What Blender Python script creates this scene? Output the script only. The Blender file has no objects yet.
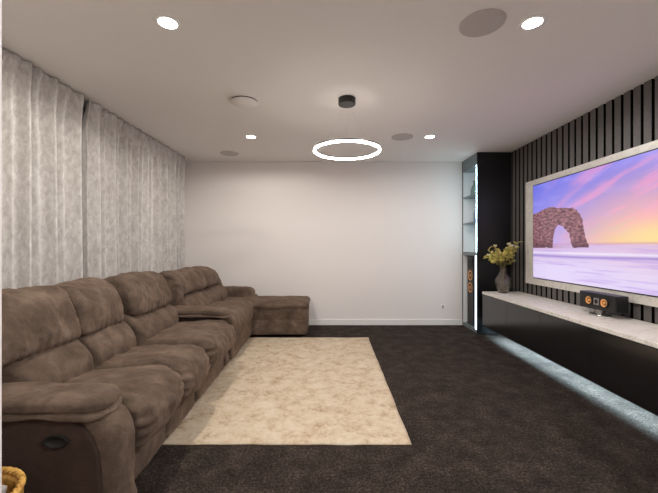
import bpy, bmesh, math, random
from mathutils import Vector, Matrix, noise
random.seed(7)
S = bpy.context.scene
COL = S.collection
PI = math.pi
F = 345.0            # focal length in pixels of a 658 px wide frame
CH = 1.1525          # camera height

# ------------------------------------------------------------------ materials
def lin(c):
    return tuple(((v/255)/12.92 if v/255 <= .04045 else ((v/255+.055)/1.055)**2.4) for v in c)

def new_mat(name):
    m = bpy.data.materials.new(name); m.use_nodes = True
    nt = m.node_tree
    return m, nt, nt.nodes['Principled BSDF']

def coords(nt, scale=(1, 1, 1), kind='Object'):
    tc = nt.nodes.new('ShaderNodeTexCoord'); mp = nt.nodes.new('ShaderNodeMapping')
    mp.inputs['Scale'].default_value = scale
    nt.links.new(tc.outputs[kind], mp.inputs['Vector'])
    return mp.outputs['Vector']

def noise_node(nt, vec, scale, detail=4, rough=.55, dist=0):
    n = nt.nodes.new('ShaderNodeTexNoise')
    n.inputs['Scale'].default_value = scale; n.inputs['Detail'].default_value = detail
    n.inputs['Roughness'].default_value = rough; n.inputs['Distortion'].default_value = dist
    nt.links.new(vec, n.inputs['Vector'])
    return n.outputs['Fac']

def ramp(nt, fac, stops):
    r = nt.nodes.new('ShaderNodeValToRGB')
    e = r.color_ramp.elements
    e[0].position, e[0].color = stops[0][0], (*stops[0][1], 1)
    e[1].position, e[1].color = stops[-1][0], (*stops[-1][1], 1)
    for p, c in stops[1:-1]:
        k = e.new(p); k.color = (*c, 1)
    nt.links.new(fac, r.inputs['Fac'])
    return r.outputs['Color']

def bump(nt, bsdf, h, strength, dist=.01):
    b = nt.nodes.new('ShaderNodeBump')
    b.inputs['Strength'].default_value = strength; b.inputs['Distance'].default_value = dist
    nt.links.new(h, b.inputs['Height']); nt.links.new(b.outputs['Normal'], bsdf.inputs['Normal'])

def plain(name, col, rough=.5, metal=0, spec=.5, nscale=None, nvar=.06, bstr=0):
    m, nt, b = new_mat(name)
    c = lin(col)
    b.inputs['Roughness'].default_value = rough; b.inputs['Metallic'].default_value = metal
    b.inputs['Specular IOR Level'].default_value = spec
    v = coords(nt)
    f = noise_node(nt, v, nscale or 14)
    lo = tuple(x*(1-nvar) for x in c); hi = tuple(min(1, x*(1+nvar)) for x in c)
    nt.links.new(ramp(nt, f, [(.3, lo), (.7, hi)]), b.inputs['Base Color'])
    if bstr: bump(nt, b, f, bstr, .003)
    return m

def glow(name, col, strength):
    m, nt, b = new_mat(name)
    b.inputs['Base Color'].default_value = (*lin(col), 1)
    b.inputs['Emission Color'].default_value = (*lin(col), 1)
    b.inputs['Emission Strength'].default_value = strength
    return m

M = {}
M['wall'] = plain('wall_paint', (236, 230, 226), .85, spec=.2, nscale=60, nvar=.01)
M['ceil'] = plain('ceiling_paint', (241, 236, 231), .9, spec=.1, nscale=60, nvar=.01)
M['white'] = plain('white_enamel', (238, 236, 232), .4, nvar=.01)
M['black'] = plain('black_satin', (13, 13, 16), .42, nvar=.05)
M['blackmetal'] = plain('black_metal', (20, 20, 21), .35, nvar=.05)
M['slat'] = plain('slat_timber', (94, 90, 88), .5, nscale=40, nvar=.12)
M['slatback'] = plain('slat_backing', (6, 6, 6), .9, spec=.1)
M['door'] = plain('cabinet_lacquer', (25, 24, 25), .16, spec=1.0, nscale=30, nvar=.04)
M['shelfgrey'] = plain('shelf_grey', (120, 130, 134), .4)
M['niche'] = plain('niche_white', (236, 238, 238), .5, nvar=.01)
M['grille'] = plain('speaker_grille', (196, 188, 183), .8, nscale=200, nvar=.08)
M['vent'] = plain('vent_white', (240, 234, 230), .6, nvar=.01)
M['shadowgap'] = plain('dark_gap', (58, 48, 44), .8)
M['copper'] = plain('copper_cone', (232, 166, 96), .4, metal=.15, nvar=.04)
M['silver'] = plain('satin_silver', (170, 168, 165), .3, metal=.9)
M['rubber'] = plain('black_rubber', (18, 18, 19), .6)
M['track'] = plain('curtain_track', (84, 68, 62), .5)
M['stem'] = plain('stem', (96, 88, 48), .6)
M['leaf'] = plain('leaf_olive', (190, 180, 96), .55, nscale=9, nvar=.35)
M['leaf2'] = plain('leaf_yellow', (222, 206, 126), .55, nscale=9, nvar=.3)
M['petal'] = plain('petal_cream', (240, 234, 196), .6, nscale=9, nvar=.15)
M['outlet'] = plain('outlet_grey', (160, 158, 156), .4)

def suede(name, lo, mid, hi):
    m, nt, b = new_mat(name)
    v = coords(nt)
    n1 = noise_node(nt, v, 8, 6, .62, .25)
    nt.links.new(ramp(nt, n1, [(.28, lin(lo)), (.5, lin(mid)), (.74, lin(hi))]), b.inputs['Base Color'])
    b.inputs['Roughness'].default_value = .88
    b.inputs['Specular IOR Level'].default_value = .15
    b.inputs['Sheen Weight'].default_value = .25; b.inputs['Sheen Roughness'].default_value = .5
    b.inputs['Sheen Tint'].default_value = (*lin((190, 160, 140)), 1)
    n2 = noise_node(nt, v, 18, 6, .65, .25)
    bump(nt, b, n2, .75, .014)
    return m
M['suede'] = suede('brown_suede', (70, 58, 49), (94, 79, 68), (122, 104, 90))
M['suedeside'] = suede('dark_brown_side_vinyl', (58, 45, 39), (64, 50, 44), (70, 55, 48))

# carpet
m, nt, b = new_mat('carpet_charcoal')
v = coords(nt)
n1 = noise_node(nt, v, 75, 5, .85); n2 = noise_node(nt, v, 7.0, 6, .75)
mx = nt.nodes.new('ShaderNodeMix'); mx.inputs['Factor'].default_value = .30
nt.links.new(n1, mx.inputs[2]); nt.links.new(n2, mx.inputs[3])
nt.links.new(ramp(nt, mx.outputs[0], [(.36, lin((22, 17, 15))), (.5, lin((56, 48, 43))), (.64, lin((106, 92, 82)))]), b.inputs['Base Color'])
b.inputs['Roughness'].default_value = .95; b.inputs['Specular IOR Level'].default_value = .1
bump(nt, b, n1, .9, .01)
M['carpet'] = m

# rug: faded vintage pattern
m, nt, b = new_mat('rug_faded')
v = coords(nt)
n1 = noise_node(nt, v, 8, 9, .84, .3); n2 = noise_node(nt, v, 42, 4, .75)
vr = nt.nodes.new('ShaderNodeTexVoronoi'); vr.feature = 'DISTANCE_TO_EDGE'; vr.inputs['Scale'].default_value = 5.2
dv = nt.nodes.new('ShaderNodeVectorMath'); dv.operation = 'ADD'
nv = nt.nodes.new('ShaderNodeTexNoise'); nv.inputs['Scale'].default_value = 6; nv.inputs['Detail'].default_value = 5
sc = nt.nodes.new('ShaderNodeVectorMath'); sc.operation = 'SCALE'; sc.inputs['Scale'].default_value = .5
nt.links.new(v, nv.inputs['Vector']); nt.links.new(nv.outputs['Color'], sc.inputs[0])
nt.links.new(v, dv.inputs[0]); nt.links.new(sc.outputs[0], dv.inputs[1]); nt.links.new(dv.outputs[0], vr.inputs['Vector'])
mt = nt.nodes.new('ShaderNodeMath'); mt.operation = 'MULTIPLY_ADD'; mt.inputs[1].default_value = .28; mt.inputs[2].default_value = -.01
nt.links.new(vr.outputs['Distance'], mt.inputs[0])
ad = nt.nodes.new('ShaderNodeMath'); ad.operation = 'ADD'
nt.links.new(mt.outputs[0], ad.inputs[0]); nt.links.new(n1, ad.inputs[1])
m2 = nt.nodes.new('ShaderNodeMix'); m2.inputs['Factor'].default_value = .22
nt.links.new(ad.outputs[0], m2.inputs[2]); nt.links.new(n2, m2.inputs[3])
nt.links.new(ramp(nt, m2.outputs[0], [(.36, lin((140, 115, 88))), (.44, lin((186, 163, 136))), (.52, lin((204, 186, 161))), (.68, lin((216, 203, 183)))]), b.inputs['Base Color'])
b.inputs['Roughness'].default_value = .95; b.inputs['Specular IOR Level'].default_value = .1
bump(nt, b, n2, .5, .006)
M['rug'] = m

# curtain
m, nt, b = new_mat('curtain_crushed')
v = coords(nt, (1, 1, .5))
n1 = noise_node(nt, v, 30, 6, .7, .3)
nt.links.new(ramp(nt, n1, [(.33, lin((186, 180, 175))), (.5, lin((206, 201, 197))), (.66, lin((224, 220, 216)))]), b.inputs['Base Color'])
b.inputs['Roughness'].default_value = .9; b.inputs['Specular IOR Level'].default_value = .1
bump(nt, b, noise_node(nt, v, 60, 3), .15, .003)
M['curtain'] = m

# marble
m, nt, b = new_mat('marble_pale')
v = coords(nt)
n1 = noise_node(nt, v, 4.0, 10, .68, 1.6)
nt.links.new(ramp(nt, n1, [(.3, lin((240, 235, 226))), (.47, lin((246, 241, 232))), (.5, lin((222, 215, 205))), (.53, lin((244, 239, 230))), (.75, lin((248, 244, 236)))]), b.inputs['Base Color'])
b.inputs['Roughness'].default_value = .32
M['marble'] = m

M['marble2'] = M['marble'].copy(); M['marble2'].name = 'marble_dimmed'  # same marble, colour darkened to offset the extra lamp light on the surround
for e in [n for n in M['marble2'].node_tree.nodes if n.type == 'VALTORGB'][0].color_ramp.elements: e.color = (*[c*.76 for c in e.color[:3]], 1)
# wicker
m, nt, b = new_mat('wicker_honey')
v = coords(nt)
n1 = noise_node(nt, v, 45, 4, .6)
nt.links.new(ramp(nt, n1, [(.35, lin((176, 122, 54))), (.6, lin((226, 178, 92)))]), b.inputs['Base Color'])
b.inputs['Roughness'].default_value = .55
M['wicker'] = m
M['throw'] = plain('throw_fabric', (168, 160, 160), .9, nscale=25, nvar=.45, bstr=.4)

# glass
def glass(name, col, rough=.04):
    m, nt, b = new_mat(name)
    b.inputs['Base Color'].default_value = (*lin(col), 1)
    b.inputs['Transmission Weight'].default_value = .97
    b.inputs['Roughness'].default_value = rough; b.inputs['IOR'].default_value = 1.45
    return m
M['vaseglass'] = glass('smoked_glass', (236, 229, 216), .03)
M['greenglass'] = glass('pale_green_glass', (176, 200, 188), .2)
M['slateglaze'] = plain('slate_glaze', (98, 112, 134), .3)
M['glow_down'] = glow('downlight_lens', (255, 246, 236), 40)
M['glow_ring'] = glow('ring_diffuser', (255, 246, 238), 48)
M['glow_led'] = glow('led_diffuser', (200, 236, 250), 36)
M['glow_dim'] = glow('led_diffuser_dim', (226, 238, 255), 4)
M['glow_floor'] = glow('floor_led', (180, 216, 236), 380)

# ------------------------------------------------------------------ mesh helpers
def add_box(bm, x0, x1, y0, y1, z0, z1, bev=0, seg=2):
    mtx = Matrix.Translation(((x0+x1)/2, (y0+y1)/2, (z0+z1)/2)) @ Matrix.Diagonal((x1-x0, y1-y0, z1-z0, 1))
    r = bmesh.ops.create_cube(bm, size=1, matrix=mtx)
    if bev:
        es = list({e for v in r['verts'] for e in v.link_edges})
        bmesh.ops.bevel(bm, geom=es, offset=bev, segments=seg, affect='EDGES', profile=.5)

def box(*a, **k):
    bm = bmesh.new(); add_box(bm, *a, **k); return bm

def rings(bm, secs, cap0=True, cap1=True, closed=True):
    vs = [[bm.verts.new(p) for p in s] for s in secs]
    n = len(secs[0])
    for a, c in zip(vs, vs[1:]):
        for i in range(n if closed else n-1):
            j = (i+1) % n
            bm.faces.new((a[i], a[j], c[j], c[i]))
    if cap0: bm.faces.new(list(reversed(vs[0])))
    if cap1: bm.faces.new(vs[-1])
    return vs

def lathe(bm, prof, c, axis='z', n=32, cap0=True, cap1=True, mod=None):
    secs = []
    for r, h in prof:
        s = []
        for i in range(n):
            a = 2*PI*i/n
            rr = r*(mod(a, h) if mod else 1)
            u, w = rr*math.cos(a), rr*math.sin(a)
            if axis == 'z': p = (c[0]+u, c[1]+w, c[2]+h)
            elif axis == 'x': p = (c[0]+h, c[1]+u, c[2]+w)
            else: p = (c[0]+u, c[1]+h, c[2]+w)
            s.append(p)
        secs.append(s)
    rings(bm, secs, cap0, cap1)
    bmesh.ops.recalc_face_normals(bm, faces=bm.faces)
    return bm

def tube(bm, pts, r, n=8):
    pts = [Vector(p) for p in pts]
    secs = []
    for i, p in enumerate(pts):
        t = (pts[min(i+1, len(pts)-1)]-pts[max(i-1, 0)]).normalized()
        a = t.orthogonal().normalized() if abs(t.z) > .9 else t.cross(Vector((0, 0, 1))).normalized()
        c = t.cross(a)
        rr = r[i] if isinstance(r, (list, tuple)) else r
        secs.append([p+a*rr*math.cos(2*PI*k/n)+c*rr*math.sin(2*PI*k/n) for k in range(n)])
    rings(bm, secs)
    bmesh.ops.recalc_face_normals(bm, faces=bm.faces)

def torus(bm, c, R, prof, n=96, closed=True):
    """sweep closed profile (dr, dz) round the vertical axis"""
    vs = []
    for i in range(n):
        a = 2*PI*i/n
        vs.append([bm.verts.new((c[0]+(R+dr)*math.cos(a), c[1]+(R+dr)*math.sin(a), c[2]+dz)) for dr, dz in prof])
    k = len(prof)
    for i in range(n):
        A, B = vs[i], vs[(i+1) % n]
        for j in range(k):
            bm.faces.new((A[j], A[(j+1) % k], B[(j+1) % k], B[j]))
    bmesh.ops.recalc_face_normals(bm, faces=bm.faces)

def obj(name, bm, mat, parent=None, smooth=False, world=True):
    """link bm as one mesh object; world-space vertices are moved into the parent's frame"""
    me = bpy.data.meshes.new(name)
    root = parent
    while root is not None and root.parent is not None: root = root.parent
    if root is not None and world:
        mw = Matrix.LocRotScale(root.location, root.rotation_euler, None)
        bm.transform(mw.inverted())
    bm.to_mesh(me); bm.free()
    me.materials.append(mat)
    if smooth:
        for p in me.polygons: p.use_smooth = True
    o = bpy.data.objects.new(name, me); COL.objects.link(o)
    if parent is not None: o.parent = parent
    return o

def autosmooth(o, ang=35):
    for p in o.data.polygons: p.use_smooth = True
    o.data.set_sharp_from_angle(angle=math.radians(ang))
    return o

def tag(o, label, cat, group=None):
    o['label'] = label; o['category'] = cat
    if group: o['group'] = group
    return o

def thing(name, loc, label, cat, group=None, rz=0):
    o = bpy.data.objects.new(name, None); COL.objects.link(o)
    o.location = loc; o.rotation_euler = (0, 0, rz); o.empty_display_size = .1
    return tag(o, label, cat, group)

def struct(name, bm, mat):
    o = obj(name, bm, mat); o['kind'] = 'structure'; return o

# ------------------------------------------------------------------ room shell
XL, XR, YB, ZC = -2.25, 2.40, 5.065, 2.395
YF0, YF1, XD0, XD1 = .78, .88, -.84, 1.25      # front wall with the doorway the camera looks through
HL, HR, HB = -1.5, 1.7, -1.7
struct('floor', box(XL-.1, XR+.1, HB-.1, YB+.1, -.1, 0), M['carpet'])
struct('ceiling', box(XL-.1, XR+.1, HB-.1, YB+.1, ZC, ZC+.1), M['ceil'])
struct('wall_back', box(XL-.1, XR+.1, YB, YB+.1, 0, ZC), M['wall'])
struct('wall_left', box(XL-.1, XL, YF1, YB, 0, ZC), M['wall'])
struct('wall_right', box(XR, XR+.1, YF1, YB, 0, ZC), M['slatback'])
bm = bmesh.new()
add_box(bm, XL-.1, XD0, YF0, YF1, 0, ZC); add_box(bm, XD1, XR+.1, YF0, YF1, 0, ZC); pass
struct('wall_front', bm, M['wall'])
struct('wall_hall_left', box(HL-.1, HL, HB, YF0, 0, ZC), M['wall'])
struct('wall_hall_right', box(HR, HR+.1, HB, YF0, 0, ZC), M['wall'])
struct('wall_hall_back', box(HL-.1, HR+.1, HB-.1, HB, 0, ZC), M['wall'])
struct('baseboard_back', box(XL, 1.93, YB-.014, YB, 0, .085, bev=.004), M['white'])
# vertical timber slats on the right wall
bm = bmesh.new()
y = .93
while y+.078 < YB:
    add_box(bm, 2.372, 2.399, y, y+.070, .0, ZC, bev=.003, seg=1); y += .09
for f in bm.faces: f.material_index = 1 if abs(f.normal.y) > .6 else 0
t1 = struct('trim_1', bm, M['slat']); t1.data.materials.append(M['slatback'])

# ------------------------------------------------------------------ curtains and track
def curtain(y0, y1, seed, label):
    rnd = random.Random(seed)
    nu, nz = 420, 36
    ph = [rnd.uniform(0, 6.28) for _ in range(6)]
    bm = bmesh.new(); g = []
    for j in range(nz+1):
        t = j/nz; z = .02+(ZC-.008-.02)*t
        row = []
        for i in range(nu+1):
            s = i/nu; y = y0+(y1-y0)*s
            warp = y+.022*math.sin(3.1*y+ph[0])+.010*math.sin(9.3*y+ph[1])+.006*math.sin(23*y+ph[3])+.012*math.sin(1.6*z+5*y+ph[4])
            a = 2*PI*warp/.110
            amp = .048+.010*math.sin(4.1*y+ph[2])+.006*math.sin(9.7*y+ph[3])
            fold = 2*(.5+.5*math.sin(a+.5*math.sin(.37*a+ph[5])))**2.1-1+.30*math.sin(.5*a+ph[3])+.10*math.sin(2.63*a+.8*z)
            top = max(0, (t-.90)/.10)                     # pleated heading
            x = -2.090+amp*fold*(1-.7*top)+.058*top+.006*top*math.sin(2*PI*y/.045)
            x += .006*noise.noise((y*6, z*1.3, seed))
            yy = y + .010*math.cos(a)*(1-top)
            row.append(bm.verts.new((x, yy, z)))
        g.append(row)
    for j in range(nz):
        for i in range(nu):
            bm.faces.new((g[j][i], g[j][i+1], g[j+1][i+1], g[j+1][i]))
    bmesh.ops.recalc_face_normals(bm, faces=bm.faces)
    o = obj('curtain', bm, M['curtain'], smooth=True)
    sm = o.modifiers.new('thickness', 'SOLIDIFY'); sm.thickness = .003
    tag(o, label, 'curtain', 'curtains along the left wall')
curtain(.96, 2.852, 3, 'pale grey crushed curtain nearer the front, behind the closest sofa seats')
curtain(2.90, 4.80, 8, 'pale grey crushed curtain running into the far corner behind the chaise')
tag(obj('curtain_track', box(-2.235, -2.212, .95, 4.92, ZC-.03, ZC-.001, bev=.004), M['track']),
    'slim brown curtain track fixed along the ceiling above the curtains', 'curtain track')

# ------------------------------------------------------------------ sofa
SOFA = thing('sectional_sofa', (-.90, 1.35, 0), 'long brown suede sectional sofa with chaise along the curtained wall', 'sofa', rz=.03)

def smooth_closed(pts, n):
    P = [Vector(p) for p in pts]; k = len(P); out = []
    per = max(2, n//k)
    for i in range(k):
        p0, p1, p2, p3 = P[i-1], P[i], P[(i+1) % k], P[(i+2) % k]
        for q in range(per):
            t = q/per
            out.append(.5*((2*p1)+(p2-p0)*t+(2*p0-5*p1+4*p2-p3)*t*t+(3*p1-p0-3*p2+p3)*t**3))
    return out

def loft(prof, a0, a1, r=.05, puff=.0, axis='y', n=30, per=64, wrinkle=.006, wscale=5, seed=0, shift=None, smoothed=True):
    """closed 2D profile swept along an axis, rounded into both ends, puffed in the middle, wrinkled"""
    P = smooth_closed(prof, per) if smoothed else [Vector(p) for p in prof]
    k = len(P)
    area = sum(P[i].x*P[(i+1) % k].y-P[(i+1) % k].x*P[i].y for i in range(k))
    N = []
    for i in range(k):
        t = (P[(i+1) % k]-P[i-1]).normalized()
        nn = Vector((t.y, -t.x)) if area > 0 else Vector((-t.y, t.x))
        N.append(nn)
    L = a1-a0
    st = [r*(1-math.cos(PI/2*i/6)) for i in range(6)]
    st = st+[r+(L-2*r)*i/n for i in range(n+1)]+[L-q for q in reversed(st)]
    secs = []
    for d in st:
        e = min(d, L-d)
        inset = r-math.sqrt(max(0, r*r-(r-min(e, r))**2))
        t = d/L
        off = puff*(1-(2*t-1)**2)-inset
        sh = shift(t) if shift else (0, 0)
        sec = []
        for p, nn in zip(P, N):
            q = p+nn*off
            u, w = q.x+sh[0], q.y+sh[1]
            sec.append((u, a0+d, w) if axis == 'y' else (a0+d, u, w))
        secs.append(sec)
    bm = bmesh.new(); rings(bm, secs)
    bmesh.ops.recalc_face_normals(bm, faces=bm.faces); bm.normal_update()
    if wrinkle:
        for v in bm.verts:
            c = v.co*wscale
            d = noise.fractal((c.x+seed*3.7, c.y, c.z), 1, 2.1, 4)
            c2 = v.co*wscale*3
            d2 = abs(noise.noise((c2.x, c2.y*.6+seed, c2.z)))
            v.co += v.normal*(wrinkle*(d-.6*d2))
    return bm

def sp(name, bm, mat='suede', parent=None):
    return obj(name, bm, M[mat], parent or SOFA, smooth=True, world=False)

seats = [(.165, .610), (.62, 1.060), (1.11, 1.78)]
seat_prof = [(-.62, .30), (-.60, .40), (-.50, .455), (-.32, .475), (-.14, .488), (-.01, .480), (.070, .435), (.100, .36), (.080, .285), (.01, .238), (-.2, .235), (-.45, .24)]
lumb_prof = [(-.46, .40), (-.41, .45), (-.41, .53), (-.455, .60), (-.505, .645), (-.56, .655), (-.62, .64), (-.62, .5), (-.56, .42)]
head_prof = [(-.53, .648), (-.482, .652), (-.468, .70), (-.485, .79), (-.525, .875), (-.585, .925), (-.65, .935), (-.73, .92), (-.79, .86), (-.80, .74), (-.76, .65), (-.64, .64)]
def gathers(bm, a, b_, head):
    # sewn gathers: fine pleats under the bolsters and down the ends of the seat fronts
    bm.normal_update()
    for v in bm.verts:
        x, y, z = v.co
        if head:
            w = max(0, min(1, (.755-z)/.10))*(.35+.65*abs(noise.noise((y*5, a, 2)))*2)
            v.co += v.normal*.0045*w*math.sin(y*125+2*noise.noise((y*8, z*8, a)))
        elif x > -.06:
            e = min(y-a, b_-y)
            w = max(0, 1-e/.12)
            v.co += v.normal*.006*w*math.sin(z*120+2.5*noise.noise((y*9, z*6, a)))
    return bm
for k, (a, b_) in enumerate(seats):
    sp('seat_cushion', gathers(loft(seat_prof, a, b_, .05, .014, n=60, per=110, seed=k+1, wrinkle=.015, wscale=5.2), a, b_, False))
    sp('lumbar_cushion', loft(lumb_prof, a+.005, b_-.005, .035, .012, seed=k+11, wrinkle=.010, wscale=6))
    sp('back_cushion', gathers(loft(head_prof, (a-.12, a-.012, a+.03)[k], b_-(.005, .035, .02)[k], .045, .010, n=90, per=110, seed=k+21, wrinkle=.014, wscale=6), a, b_, True))
    # footrest panel below each seat, and its own foot board seam
    sp('footrest_panel', loft([(-.10, .05), (-.10, .245), (-.035, .25), (-.012, .22), (-.012, .08), (-.03, .05)], a+.01, b_-.01, .025, .004, seed=k+31, wrinkle=.004, per=36))
# body behind and under the seats
bm = bmesh.new()
add_box(bm, -.95, -.08, .12, 2.0, .035, .30, bev=.03, seg=3)
add_box(bm, -.95, -.66, .05, 1.79, .30, .82, bev=.06, seg=4)
add_box(bm, -.95, -.70, 2.02, 3.55, .30, .80, bev=.06, seg=4)
add_box(bm, -.95, -.10, 2.02, 3.0, .035, .29, bev=.03, seg=3)
sp('sofa_base', bm)
# near armrest: dark side panel, front panel, pad
# pad sweeps along x and rolls down at the front
def pad(x0, x1, yc, w, ztop, th, drop, seed, name='arm_pad', parent=None):
    secs = []; n = 44
    for i in range(n+1):
        t = i/n
        x = x0+(x1-x0)*t
        f = max(0, (t-.55)/.45)
        zc = ztop-th/2-drop*f**2.6
        sc = 1.0
        e0 = min(1, t/.06); e1 = min(1, (1-t)/.08)
        sc = math.sqrt(max(.02, 1-(1-e0)**2))*math.sqrt(max(.02, 1-(1-e1)**2))
        wid = w/2*(1+.05*math.sin(PI*t))*(1-.10*f)
        sec = []
        for q in range(36):
            a = 2*PI*q/36
            cx, cz = math.cos(a), math.sin(a)
            e = .62
            sec.append((x, yc+wid*sc*math.copysign(abs(cx)**e, cx), zc+th/2*sc*math.copysign(abs(cz)**e, cz)*(1.15 if cz > 0 else .9)))
        secs.append(sec)
    bm = bmesh.new(); rings(bm, secs)
    bmesh.ops.recalc_face_normals(bm, faces=bm.faces); bm.normal_update()
    for v in bm.verts:
        c = v.co*6
        v.co += v.normal*.008*noise.fractal((c.x+seed, c.y, c.z), 1, 2, 4)
    return sp(name, bm, 'suede', parent)
def make_arm(dy, seed, dx=0, dz=0):
    arm = sp('armrest', loft([(-.94, .04), (-.94, .30), (-.94, .46), (-.8, .50), (-.4, .50), (-.10, .49), (.0, .465), (.045, .40), (.055, .30), (.05, .16), (.035, .04), (-.3, .035), (-.6, .035)],
                             dy+.012, dy+.175, .045, .008, seed=seed, wrinkle=.006, shift=lambda t: (dx, 0)))
    for v in arm.data.vertices: v.co.x = max(v.co.x, -.945)
    bm = loft([(-.94, .05), (-.94, .46), (-.80, .49), (-.4, .485), (-.14, .468), (-.065, .435), (-.02, .36), (-.005, .26), (-.005, .15), (-.005, .05)], dy-.004, dy+.06, .012, .004, seed=seed+1, wrinkle=.003, per=54, shift=lambda t: (dx, dz))
    for v in bm.verts: v.co.x = max(v.co.x, -.93)
    sp('side_panel', bm, 'suedeside', arm)['label'] = 'darker plain side panel of the arm'
    pad(-.82, .000, dy+.088, .225, .560+dz, .062, .022, seed+2, parent=arm)
    pad(-.80, .012, dy+.084, .232, .512+dz, .034, .020, seed+3, name='arm_pad_welt', parent=arm)
    return arm
arm = make_arm(0, 3)
make_arm(1.80, 17, -.075, .025)
# recliner pull handle on the arm's outer side
bm = bmesh.new()
lathe(bm, [(.030, -.004), (.036, -.010), (.036, -.016), (.030, -.018), (.026, -.010)], (0, 0, 0), 'y', 32, True, True)
for v in bm.verts: v.co.x *= 1.35; v.co.z *= .72
bmesh.ops.translate(bm, verts=bm.verts, vec=(-.165, 0, .398))
hb = sp('recliner_handle', bm, 'rubber', arm); hb['label'] = 'black oval recliner pull handle'
# wide far seat with two-panel back
sp('seat_cushion', loft([(-.60, .28), (-.60, .42), (-.5, .475), (-.3, .495), (-.1, .505), (-.06, .50), (.01, .455), (.03, .36), (.01, .27), (-.05, .235), (-.3, .235)],
                        2.0, 2.955, .04, .008, seed=51, wrinkle=.012, wscale=5))
sp('footrest_panel', loft([(-.10, .05), (-.10, .245), (-.03, .25), (0, .22), (0, .08), (-.02, .05)], 2.02, 2.94, .025, .004, seed=52, wrinkle=.004, per=36))
far_head = [(-.535, .665), (-.475, .69), (-.47, .75), (-.505, .83), (-.555, .88), (-.62, .905), (-.70, .895), (-.77, .83), (-.79, .73), (-.75, .66), (-.64, .64)]
drop = lambda t: (0, -.012*t)
def far_shift(t):
    f = max(0, (t-.70)/.30)
    return (-.03*f*f, .004*math.sin(PI*t)-.012*t-.17*f**2.2)
fb = loft(far_head, 2.0, 3.46, .07, .010, n=60, seed=61, wrinkle=.013, wscale=6, shift=far_shift)
for v in fb.verts:                                    # stitched seam between the two panels
    g = math.exp(-((v.co.y-2.70)/.022)**2)
    v.co -= v.normal*.022*g
sp('back_cushion', fb)
# pleated side of the far back
gb = loft([(-.54, .42), (-.49, .55), (-.485, .72), (-.515, .83), (-.59, .885), (-.70, .885), (-.77, .82), (-.78, .6), (-.78, .42)], 1.955, 2.05, .03, .01, seed=65, wrinkle=.006)
for v in gb.verts:
    if v.co.y < 2.0: v.co.y += .007*math.sin(v.co.z*95+5*math.sin(v.co.x*9))*(1 if v.co.z > .5 else 0)
sp('back_side_gusset', gb)
sp('lumbar_cushion', loft(lumb_prof, 2.02, 2.74, .035, .010, seed=63, wrinkle=.008))
sp('lumbar_cushion', loft(lumb_prof, 2.745, 3.40, .035, .010, seed=64, wrinkle=.008))
# chaise
def rrect(x0, x1, y0, y1, r, n=8):
    out = []
    for cx, cy, a0 in ((x1-r, y1-r, 0), (x0+r, y1-r, 90), (x0+r, y0+r, 180), (x1-r, y0+r, 270)):
        for i in range(n+1):
            a = math.radians(a0+90*i/n); out.append((cx+r*math.cos(a), cy+r*math.sin(a)))
    return out
def slab(x0, x1, y0, y1, r, zs, wr, seed):
    """stack of rounded rectangles: zs = (z, outward offset)"""
    secs = []
    for z, o in zs:
        secs.append([(x, y, z) for x, y in rrect(x0-o, x1+o, y0-o, y1+o, max(.01, r+o))])
    bm = bmesh.new(); rings(bm, secs)
    bmesh.ops.recalc_face_normals(bm, faces=bm.faces); bm.normal_update()
    return bm
sp('chaise_base', slab(-.90, .69, 2.995, 3.60, .05, [(.035, -.012), (.05, 0), (.10, .004), (.205, .004), (.222, -.004), (.232, -.005), (.245, .004), (.33, .006), (.365, .0), (.375, -.02)], .003, 71))
cp = [(2.985, .385), (2.98, .41), (3.02, .44), (3.10, .452), (3.3, .458), (3.5, .452), (3.58, .435), (3.61, .40), (3.58, .365), (3.3, .36), (3.02, .36)]
sp('chaise_cushion', loft(cp, -.55, .71, .055, .006, axis='x', seed=72, wrinkle=.009, wscale=5))
sp('armrest', loft([(-.72, .30), (-.74, .48), (-.70, .56), (-.55, .585), (-.30, .585), (-.13, .575), (-.075, .53), (-.08, .45), (-.09, .30), (-.4, .28)], 3.40, 3.60, .05, .006, seed=81, wrinkle=.006))
sp('armrest_front', loft([(-.2, .30), (-.2, .47), (-.12, .49), (-.05, .475), (-.03, .42), (-.03, .32)], 3.43, 3.59, .03, .003, seed=82, wrinkle=.004))
for x, y in ((.60, 3.08), (.60, 3.52), (-.80, 3.5), (-.8, .1), (-.06, .09)):
    bm = bmesh.new(); lathe(bm, [(.022, 0), (.028, .006), (.028, .05)], (x, y, 0), 'z', 20)
    sp('foot', bm, 'rubber')

# ------------------------------------------------------------------ rug
bm = bmesh.new(); nx, ny = 60, 90; g = []
RX0, RX1, RY0, RY1 = -1.05, .468, 2.0, 4.345
for layer, z in ((0, .001), (1, .011)):
    rows = []
    for j in range(ny+1):
        row = []
        for i in range(nx+1):
            s, t = i/nx, j/ny
            x = RX0+(RX1-RX0)*s; y = RY0+(RY1-RY0)*t
            x += .006*noise.noise((0, y*4, 1))*s
            y += .010*noise.noise((x*5, 0, 7))*(1-t)
            x += (-.012*t if False else 0)
            zz = z+(.003*(noise.noise((x*3, y*3, 2))+.3) if layer else 0)
            e = min(i, nx-i, j, ny-j)
            if layer and e == 0: zz -= .005
            row.append(bm.verts.new((x, y, max(zz, .0012) if layer else z)))
        rows.append(row)
    for j in range(ny):
        for i in range(nx):
            q = (rows[j][i], rows[j][i+1], rows[j+1][i+1], rows[j+1][i])
            bm.faces.new(q if layer else q[::-1])
    g.append(rows)
edge = lambda R: [R[0][i] for i in range(nx)]+[R[j][nx] for j in range(ny)]+[R[ny][i] for i in range(nx, 0, -1)]+[R[j][0] for j in range(ny, 0, -1)]
ea, eb = edge(g[0]), edge(g[1])
for i in range(len(ea)):
    j = (i+1) % len(ea); bm.faces.new((ea[i], ea[j], eb[j], eb[i]))
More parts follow.
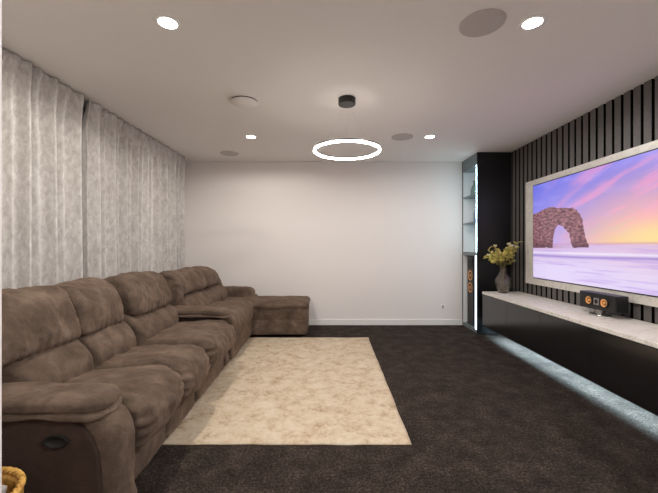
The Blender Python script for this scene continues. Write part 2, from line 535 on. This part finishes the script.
tag(obj('area_rug', bm, M['rug'], smooth=True), 'faded cream and beige area rug on the dark carpet in front of the sofa', 'rug')

# ------------------------------------------------------------------ wicker basket
BX, BY = -1.195, 1.10
bk = thing('wicker_basket', (BX, BY, 0), 'round honey-coloured wicker basket on the floor beside the sofa arm', 'basket')
bm = bmesh.new()
weave = lambda a, h: 1+.013*math.sin(30*a+PI*round(h/.018))
prof = [(.128, .0)]+[(.13+.03*math.sin(PI*.5*i/18), .004+.018*i) for i in range(19)]
inner = [(r-.014, h) for r, h in reversed(prof[1:])]+[(.10, .012)]
lathe(bm, prof+inner, (BX, BY, 0), 'z', 88, True, True, weave)
obj('basket_body', bm, M['wicker'], bk, smooth=True)
bm = bmesh.new()
for k in range(3):
    pts = [(BX+(.156+.006*math.cos(14*a+2.1*k))*math.cos(a), BY+(.156+.006*math.cos(14*a+2.1*k))*math.sin(a), .338+.007*math.sin(14*a+2.1*k)) for a in [2*PI*i/120 for i in range(121)]]
    tube(bm, pts, .0062, 8)
obj('rim', bm, M['wicker'], bk, smooth=True)
bm = bmesh.new()
bmesh.ops.create_icosphere(bm, subdivisions=5, radius=1)
for v in bm.verts:
    d = noise.fractal((v.co.x*2.2, v.co.y*2.2, v.co.z*2.2+4), 1, 2, 5)
    v.co *= 1+.22*d
    v.co = Vector((BX+v.co.x*.112, BY+v.co.y*.112, .300+v.co.z*.045))
tag(obj('throw_blanket', bm, M['throw'], smooth=True), 'crumpled grey throw bundled inside the wicker basket', 'blanket')

# ------------------------------------------------------------------ floating media cabinet
CX0, CY0, CY1, CZ0, CZ1 = 1.90, 1.35, 4.335, .165, .5875
md = thing('floating_media_cabinet', (2.1, 2.8, 0), 'long low black floating cabinet with pale stone top below the television', 'cabinet')
obj('cabinet_body', box(CX0+.022, 2.368, CY0, CY1, CZ0, CZ1-.031), M['black'], md)
obj('plinth', box(2.27, 2.36, CY0+.1, CY1-.1, 0, CZ0), M['black'], md)
obj('stone_top', box(CX0, 2.368, CY0, CY1, CZ1-.03, CZ1, bev=.002, seg=1), M['marble'], md)['label'] = 'pale marble top slab'
nd = 5
for k in range(nd):
    a = CY0+(CY1-CY0)*k/nd; c = CY0+(CY1-CY0)*(k+1)/nd
    obj('door', box(CX0+.003, CX0+.021, a+.0008, c-.0008, CZ0-.002, CZ1-.034, bev=.0015, seg=1), M['door'], md)
# under-cabinet light in a lipped channel
bm = bmesh.new()
add_box(bm, 2.106, 2.109, CY0+.02, CY1-.02, CZ0-.022, CZ0-.0002); add_box(bm, 2.160, 2.163, CY0+.02, CY1-.02, CZ0-.022, CZ0-.0002)
lc = obj('light_channel', bm, M['black'], md)
obj('led_strip', box(2.118, 2.132, CY0+.03, CY1-.03, CZ0-.006, CZ0-.0004), M['glow_floor'], lc)['label'] = 'cool white light strip'

# ------------------------------------------------------------------ television in its stone surround
FY0, FY1, FZ0, FZ1 = 1.99, 4.16, .715, 1.92
SY0, SY1, SZ0, SZ1 = 2.137, 3.99, .797, 1.850
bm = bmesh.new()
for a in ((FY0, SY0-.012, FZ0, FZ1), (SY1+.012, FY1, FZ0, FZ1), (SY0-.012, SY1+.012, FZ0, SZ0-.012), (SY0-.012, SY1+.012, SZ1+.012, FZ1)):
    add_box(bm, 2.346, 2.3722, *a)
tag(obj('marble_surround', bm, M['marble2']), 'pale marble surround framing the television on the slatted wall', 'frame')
tv = thing('television', (2.36, (SY0+SY1)/2, SZ0), 'large wall television showing a sea arch at sunset', 'television')
obj('tv_housing', box(2.340, 2.3715, SY0-.010, SY1+.010, SZ0-.010, SZ1+.010, bev=.003, seg=1), M['blackmetal'], tv)

def poly_in(p, poly):
    x, y = p; c = False
    for i in range(len(poly)):
        (x1, y1), (x2, y2) = poly[i], poly[i-1]
        if (y1 > y) != (y2 > y) and x < (x2-x1)*(y-y1)/(y2-y1)+x1: c = not c
    return c
def st(px, py):
    Y = F*2.338/(px-331); return ((SY1-Y)/(SY1-SY0), (CH-(py-246.3)*Y/F-SZ0)/(SZ1-SZ0))
rock = [st(*p) for p in ((533, 214), (538, 212.5), (543, 209.5), (548, 207.5), (553, 206.5), (558, 208), (563, 207.5), (568, 208), (573, 207), (577, 210), (580, 214), (582, 219), (583.5, 226), (585, 236), (587, 241), (589, 247.3), (571.8, 247.5), (571, 241), (569.3, 235), (566.5, 230), (563.5, 226.5), (560, 224.6), (557, 225.5), (554.5, 230), (553.3, 238), (552.5, 247.5), (533, 247.5))]
rock[0] = (-.02, rock[0][1]); rock[-1] = (-.02, rock[-1][1])
def mixc(a, b, t):
    t = max(0, min(1, t)); return [x+(y-x)*t for x, y in zip(a, b)]
HOR = .352
def paint(s, t):
    w = .02*noise.noise((s*30, t*30, 0))
    if poly_in((s+w*.35, t+w*.3), rock):
        d = noise.fractal((s*34+t*9, t*52-s*8, 3), .9, 2, 5)
        c = mixc((98, 62, 76), (172, 120, 126), .5+1.0*d)
        return mixc(c, (88, 52, 70), .5*max(0, (HOR+.06-t)/.06))
    if t >= HOR:
        h = (t-HOR)/(1-HOR)
        top = mixc((106, 112, 228), (158, 142, 234), s*1.05)
        low = mixc((204, 176, 238), (255, 196, 150), (s-.12)/.6)
        c = mixc(low, top, h**.75)
        # clouds fan out from the low sun on the right
        q = (t-HOR)*1.0-(s-.25)*.62
        n = noise.fractal((s*3.2+q*2, q*13, 1.7), 1, 2.1, 5)
        band = max(0, n+.18)*min(1, h*3+.15)*min(1, max(0, (s-.08)*2.0))
        c = mixc(c, (246, 158, 206), min(.62, band*1.25))
        n2 = noise.fractal((s*5, t*9, 8.2), 1, 2, 4)
        c = mixc(c, (176, 168, 246), max(0, n2)*.55)
        g = math.exp(-(((s-.86)/.30)**2+((h-.10)/.24)**2))
        c = mixc(c, (255, 228, 150), g*.97)
        g2 = math.exp(-(((s-.8)/.36)**2+((h-.42)/.26)**2))
        c = mixc(c, (255, 176, 190), g2*.45)
        return mixc(c, (186, 128, 190), .55*max(0, 1-h*26))
    d = (HOR-t)/HOR
    c = mixc((214, 186, 226), (226, 212, 246), d*1.6)
    c = mixc(c, (246, 206, 206), .6*max(0, (s-.45)/.5)*(1-d))
    n = noise.fractal((s*3, d*16, 5), 1, 2, 4)
    c = mixc(c, (190, 160, 228), max(0, n)*.9)
    wv = math.exp(-((d-.30-.02*math.sin(s*5))/.035)**2)
    c = mixc(c, (150, 128, 206), wv*.75)
    wv2 = math.exp(-((d-.22)/.03)**2)
    c = mixc(c, (246, 242, 255), wv2*.7)
    refl = math.exp(-((d-.04)/.05)**2)*max(0, 1-abs(s-.2)/.25)
    return mixc(c, (150, 100, 130), refl*.35)
bm = bmesh.new(); NU, NV = 300, 170
lay = bm.loops.layers.float_color.new('picture')
grid = [[bm.verts.new((2.338, SY1+(SY0-SY1)*i/NU, SZ0+(SZ1-SZ0)*j/NV)) for i in range(NU+1)] for j in range(NV+1)]
for j in range(NV):
    for i in range(NU):
        f = bm.faces.new((grid[j][i], grid[j][i+1], grid[j+1][i+1], grid[j+1][i]))
        c = lin(paint((i+.5)/NU, (j+.5)/NV))
        for l in f.loops: l[lay] = (*c, 1)
m, nt, b = new_mat('screen_picture')
at = nt.nodes.new('ShaderNodeVertexColor'); at.layer_name = 'picture'
b.inputs['Base Color'].default_value = (.01, .01, .01, 1); b.inputs['Roughness'].default_value = .25
nt.links.new(at.outputs['Color'], b.inputs['Emission Color']); b.inputs['Emission Strength'].default_value = 1.0
M['screen'] = m
obj('screen', bm, m, tv)

# ------------------------------------------------------------------ centre speaker on the cabinet
def driver(bm, c, r):
    """cone facing -x"""
    lathe(bm, [(r, 0), (r, -.004), (r*.93, -.006), (r*.85, -.001), (r*.42, .006), (r*.38, .002), (r*.2, -.003), (.0008, -.004)], c, 'x', 28, False, True)
cs = thing('centre_speaker', (2.26, 2.84, CZ1), 'small black speaker with two copper cones on the stone cabinet top', 'speaker')
X0 = 2.185
bm = bmesh.new()
add_box(bm, X0, 2.285, 2.645, 3.035, .634, .768, bev=.006)
obj('speaker_box', bm, M['black'], cs)
for yy in (2.922, 2.758):
    bm = bmesh.new(); torus(bm, (0, 0, 0), .037, [(-.006, -.003), (.006, -.003), (.006, .004), (-.006, .004)], 32)
    bm.transform(Matrix.Translation((X0-.003, yy, .70)) @ Matrix.Rotation(PI/2, 4, 'Y'))
    rg = obj('driver_ring', bm, M['rubber'], cs, smooth=True)
    bm = bmesh.new(); driver(bm, (X0-.003, yy, .70), .032)
    obj('copper_cone', bm, M['copper'], rg, smooth=True)['label'] = 'copper speaker cone'
bm = bmesh.new()
add_box(bm, X0-.003, X0-.0002, 2.812, 2.868, .672, .728, bev=.001, seg=1)
hn = obj('horn_plate', bm, M['silver'], cs)
bm = bmesh.new(); lathe(bm, [(.022, -.0035), (.02, -.006), (.008, -.002), (.0008, -.001)], (X0, 2.84, .70), 'x', 4, True, True)
obj('horn_throat', bm, M['rubber'], hn)
bm = bmesh.new()
lathe(bm, [(.075, .0005), (.078, .004), (.074, .010), (.03, .014), (.026, .0464)], (2.225, 2.85, CZ1), 'z', 32)
autosmooth(obj('stand_foot', bm, M['silver'], cs))

# ------------------------------------------------------------------ tall display cabinet in the far corner
TX0, TX1, TY0, TY1 = 1.925, 2.368, 4.54, 5.048
tc = thing('display_cabinet', (2.15, 4.8, 0), 'tall black corner cabinet with lit open white shelves', 'cabinet')
bm = bmesh.new(); add_box(bm, TX0, TX1, TY0, TY0+.02, 0, ZC-.002)
obj('side_panel', bm, M['black'], tc)
bm = bmesh.new(); add_box(bm, TX0, TX0+.007, TY1, YB-.001, 0, ZC-.002); obj('stile', bm, M['black'], tc)
obj('lining', box(TX0+.0072, TX1, TY1-.012, YB-.001, .05, 2.23), M['niche'], tc)['label'] = 'white inner lining'
obj('back_panel', box(TX1-.015, TX1, TY0+.02, TY1-.012, .05, 2.23), M['niche'], tc)
obj('header', box(TX0+.002, TX1, TY0+.0205, TY1, 2.23, ZC-.002), M['shelfgrey'], tc)
obj('plinth', box(TX0+.01, TX1, TY0+.02, TY1, 0, .05), M['shelfgrey'], tc)
for z, th in ((1.848, .016), (1.470, .016), (1.030, .045)):
    obj('shelf', box(TX0+.004, TX1-.015, TY0+.0205, TY1-.0125, z, z+th), M['shelfgrey'], tc)
for z0, z1, w in ((1.865, 2.229, .014), (1.487, 1.846, .014), (1.076, 1.468, .014), (.051, 1.029, .055)):
    obj('light_strip', box(TX0+.002, TX0+.012, TY0+.0205, TY0+.0205+w, z0, z1), M['glow_dim'] if w > .02 else M['glow_led'], tc)['label'] = 'vertical cool white light strip'
# floor-standing speaker inside the bottom bay
ts = thing('tower_speaker', (2.06, 4.87, .05), 'tall black tower speaker with copper cones in the corner cabinet', 'speaker')
SX = 1.968
obj('speaker_box', box(SX, 2.30, 4.775, 4.975, .075, 1.005, bev=.004), M['black'], ts)
obj('foot_plate', box(SX-.005, 2.31, 4.765, 4.985, .0505, .0745, bev=.003), M['blackmetal'], ts)
for z in (.575, .745):
    bm = bmesh.new(); driver(bm, (SX-.0005, 4.875, z), .072)
    obj('copper_cone', bm, M['copper'], ts, smooth=True)['label'] = 'copper woofer cone'
bm = bmesh.new(); add_box(bm, SX-.006, SX-.0003, 4.80, 4.95, .85, .975, bev=.002, seg=1)
obj('horn_plate', bm, M['rubber'], ts)
bm = bmesh.new(); lathe(bm, [(.045, 0), (.05, .008), (.052, .08), (.04, .13), (.018, .16), (.016, .20), (.022, .215)], (2.03, 4.88, 1.8645), 'z', 28)
tag(autosmooth(obj('glass_vase', bm, M['greenglass'])), 'pale green glass vase on the top lit shelf', 'vase')
bm = bmesh.new(); lathe(bm, [(.028, 0), (.034, .01), (.034, .12), (.014, .17), (.013, .21), (.017, .22)], (2.0, 4.755, 1.4865), 'z', 28)
tag(autosmooth(obj('slate_bottle', bm, M['slateglaze'])), 'small slate-blue bottle on the second lit shelf', 'bottle')

# ------------------------------------------------------------------ vase with foliage
VX, VY = 2.10, 4.215
bm = bmesh.new()
po = [(.050, 0), (.056, .004), (.082, .07), (.098, .12), (.090, .17), (.052, .235), (.036, .262), (.034, .278), (.044, .300)]
pi_ = [(r-.006, max(h, .008)) for r, h in reversed(po)]
pi_[-1] = (.044, .012); pi_[-2] = (.048, .014)
lathe(bm, po+pi_, (VX, VY, CZ1+.0005), 'z', 10)
vs_ = obj('faceted_vase', bm, M['vaseglass'])
tag(vs_, 'smoky faceted glass vase at the far end of the stone cabinet top', 'vase')
bq = thing('foliage_bouquet', (VX, VY, CZ1+.012), 'bunch of yellow-green foliage and cream blooms standing in the smoky vase', 'bouquet')
def leaf(bm, base, d, L, w, curl=.25):
    d = d.normalized(); side = d.cross(Vector((random.uniform(-.4, .4), random.uniform(-.4, .4), 1))).normalized(); up = side.cross(d)
    prev = None
    for i in range(6):
        t = i/5
        ww = w*math.sin(PI*(t*.92+.04))**.8
        c = base+d*L*t+up*(-curl*L*t*t)
        row = [bm.verts.new(c-side*ww+up*ww*.35), bm.verts.new(c), bm.verts.new(c+side*ww+up*ww*.35)]
        if prev:
            bm.faces.new((prev[0], prev[1], row[1], row[0])); bm.faces.new((prev[1], prev[2], row[2], row[1]))
        prev = row
rnd = random.Random(4)
for k in range(22):
    a = 2*PI*k/22*2.4+rnd.uniform(-.2, .2)
    sp_ = rnd.uniform(.05, .27)
    tip = Vector((VX+.005+sp_*math.cos(a)*.98, VY-.03+sp_*math.sin(a)*.9, CZ1+rnd.uniform(.40, .62)-.45*max(0, sp_-.13)))
    tip.x = min(tip.x, 2.29)
    p0 = Vector((VX+.012*math.cos(a+3), VY+.012*math.sin(a+3), CZ1+.02)); p1 = Vector((VX+.014*math.cos(a), VY+.014*math.sin(a), CZ1+.285))
    pts = [p0, p0.lerp(p1, .5), p1]
    for t in (.25, .5, .75, 1):
        q = p1.lerp(tip, t); q.z += .03*math.sin(PI*t); pts.append(q)
    bm = bmesh.new(); tube(bm, pts, [.0024]*3+[.002, .0018, .0016, .0012], 6)
    s_ = obj('stem', bm, M['stem'], bq, smooth=True)
    bm = bmesh.new()
    dirv = (pts[-1]-pts[-3]).normalized()
    for q in range(12):
        base = pts[3].lerp(pts[-1], .25+.75*q/11)
        dd = dirv*.5+Vector((rnd.uniform(-1, 1), rnd.uniform(-1, 1), rnd.uniform(-.5, .9)))*.8
        dd.x -= max(0, (base.x-2.25)*12); 
        leaf(bm, base, dd, rnd.uniform(.04, .07), rnd.uniform(.009, .016))
    for v in bm.verts:
        v.co.x = min(v.co.x, 2.335); v.co.y = min(v.co.y, 4.52)
    obj('leaf_spray', bm, M['leaf'] if k % 3 else M['leaf2'], s_, smooth=True)
    if k % 3 == 1:
        bm = bmesh.new()
        for q in range(14):
            th = 2*PI*q/14*2.4
            leaf(bm, pts[-1], Vector((math.cos(th), math.sin(th), .3+.9*(q % 3)/2)), .034, .011, -.3)
        for v in bm.verts:
            v.co.x = min(v.co.x, 2.335)
        obj('bloom', bm, M['petal'], s_, smooth=True)['label'] = 'cream bloom'

# ------------------------------------------------------------------ ceiling fittings
def lamp(name, kind, loc, energy, col, parent, **kw):
    d = bpy.data.lights.new(name, kind); d.energy = energy; d.color = col
    for k, v in kw.items(): setattr(d, k, v)
    o = bpy.data.objects.new(name, d); COL.objects.link(o)
    o.parent = parent; o.location = Vector(loc)-Vector(parent.location)
    return o
DE = 39
def downlight(x, y, label, energy, col=(1, .95, .885)):
    t = thing('downlight', (x, y, ZC), label, 'downlight', 'recessed ceiling downlights')
    bm = bmesh.new(); torus(bm, (x, y, ZC), .058, [(-.010, -.001), (-.008, -.006), (.010, -.004), (.012, -.0005)], 40)
    obj('trim_ring', bm, M['white'], t, smooth=True)
    bm = bmesh.new(); lathe(bm, [(.0485, -.0008), (.046, -.005), (.02, -.006)], (x, y, ZC), 'z', 32)
    obj('lens', bm, M['glow_down'], t, smooth=True)
    lamp('downlight_lamp', 'SPOT', (x, y, ZC-.03), energy, col, t, spot_size=math.radians(176.5), spot_blend=.25, shadow_soft_size=.04)
downlight(-.905, 1.913, 'lit downlight in the ceiling above the nearest sofa seats', DE*1.5)
downlight(1.117, 1.913, 'lit downlight in the ceiling beside the large front ceiling speaker', DE*1.65, (1, .985, .965))
downlight(-.905, 3.90, 'lit downlight between the ceiling vent and the back wall', DE*.66)
downlight(1.117, 3.90, 'lit downlight in the ceiling nearest the tall corner cabinet', DE*.24, (1, .99, .98))
def ceil_speaker(x, y, label):
    bm = bmesh.new(); lathe(bm, [(.120, -.0006), (.119, -.006), (.113, -.008), (.10, -.007), (.03, -.0075)], (x, y, ZC), 'z', 48)
    tag(autosmooth(obj('ceiling_speaker', bm, M['grille']), 60), label, 'speaker', 'round ceiling speakers')
ceil_speaker(.84, 1.92, 'round grey ceiling speaker nearest the front, beside the right downlight')
ceil_speaker(.808, 3.91, 'round grey ceiling speaker near the far right downlight')
ceil_speaker(-1.355, 4.60, 'round grey ceiling speaker in the far corner by the curtain')
vt = thing('ceiling_vent', (-.737, 2.93, ZC), 'round white air vent in the ceiling above the sofa', 'vent')
bm = bmesh.new(); lathe(bm, [(.126, -.0006), (.128, -.004), (.124, -.009), (.112, -.010), (.108, -.006)], (-.737, 2.93, ZC), 'z', 48)
obj('collar', bm, M['vent'], vt, smooth=True)
bm = bmesh.new(); lathe(bm, [(.1075, -.0062), (.1075, -.011)], (-.737, 2.93, ZC), 'z', 48); obj('throat', bm, M['shadowgap'], vt, smooth=True)
bm = bmesh.new(); lathe(bm, [(.03, -.0105), (.03, -.017), (.107, -.016), (.113, -.019), (.110, -.024), (.03, -.026)], (-.737, 2.93, ZC), 'z', 48)
autosmooth(obj('disc', bm, M['vent'], vt), 60)

PX, PY, PZ, PR = .134, 2.90, 1.953, .272
pt = thing('ring_pendant_light', (PX, PY, ZC), 'glowing black-backed ring pendant hanging in the middle of the ceiling', 'pendant light')
bm = bmesh.new(); lathe(bm, [(.073, -.0006), (.073, -.048), (.069, -.052), (.03, -.052)], (PX, PY, ZC), 'z', 40)
autosmooth(obj('canopy', bm, M['blackmetal'], pt))
bm = bmesh.new(); torus(bm, (PX, PY, PZ), PR, [(-.0085, .010), (-.0085, .021), (.0085, .021), (.0085, .010)], 128)
obj('ring_housing', bm, M['blackmetal'], pt)
bm = bmesh.new(); torus(bm, (PX, PY, PZ), PR, [(-.008, .0098), (.008, .0098), (.0085, -.001), (.004, -.005), (-.004, -.005), (-.0085, -.001)], 128)
obj('ring_diffuser', bm, M['glow_ring'], pt, smooth=True)
for k in range(3):
    a = 2*PI*k/3+.5
    bm = bmesh.new(); tube(bm, [(PX+.02*math.cos(a), PY+.02*math.sin(a), ZC-.05), (PX+PR*math.cos(a), PY+PR*math.sin(a), PZ+.022)], .0005, 6)
    obj('suspension_wire', bm, M['grille'], pt, smooth=True)

# wall outlet low on the back wall
ot = thing('wall_outlet', (1.64, YB, .22), 'small white wall outlet low on the back wall by the corner cabinet', 'outlet')
obj('plate', box(1.605, 1.675, YB-.008, YB-.0003, .235, .305, bev=.002), M['white'], ot)
obj('socket', box(1.626, 1.654, YB-.0095, YB-.0078, .245, .290), M['outlet'], ot)

# unseen fill lights added in the hall behind the camera to brighten the room
downlight(-.905, -.10, 'added unseen fill light in the hall on the basket side of the opening', DE*.7)
downlight(1.117, -.10, 'added unseen fill light in the hall on the television side of the opening', DE*2.6, (.95, .98, 1))

# ------------------------------------------------------------------ world, camera, view
w = bpy.data.worlds.new('World'); S.world = w; w.use_nodes = True
w.node_tree.nodes['Background'].inputs['Color'].default_value = (.02, .02, .02, 1)
cam = bpy.data.cameras.new('camera'); co = bpy.data.objects.new('camera', cam); COL.objects.link(co)
co.location = (0, 0, CH); co.rotation_euler = (PI/2, 0, 0)
cam.sensor_width = 36; cam.sensor_fit = 'HORIZONTAL'; cam.lens = F/658*36
cam.shift_x = -2/658; cam.clip_start = .02
S.camera = co
vs = S.view_settings
vs.view_transform = 'Standard'; vs.look = 'None'; vs.exposure = 0.0; vs.gamma = 1; vs.use_curve_mapping = False
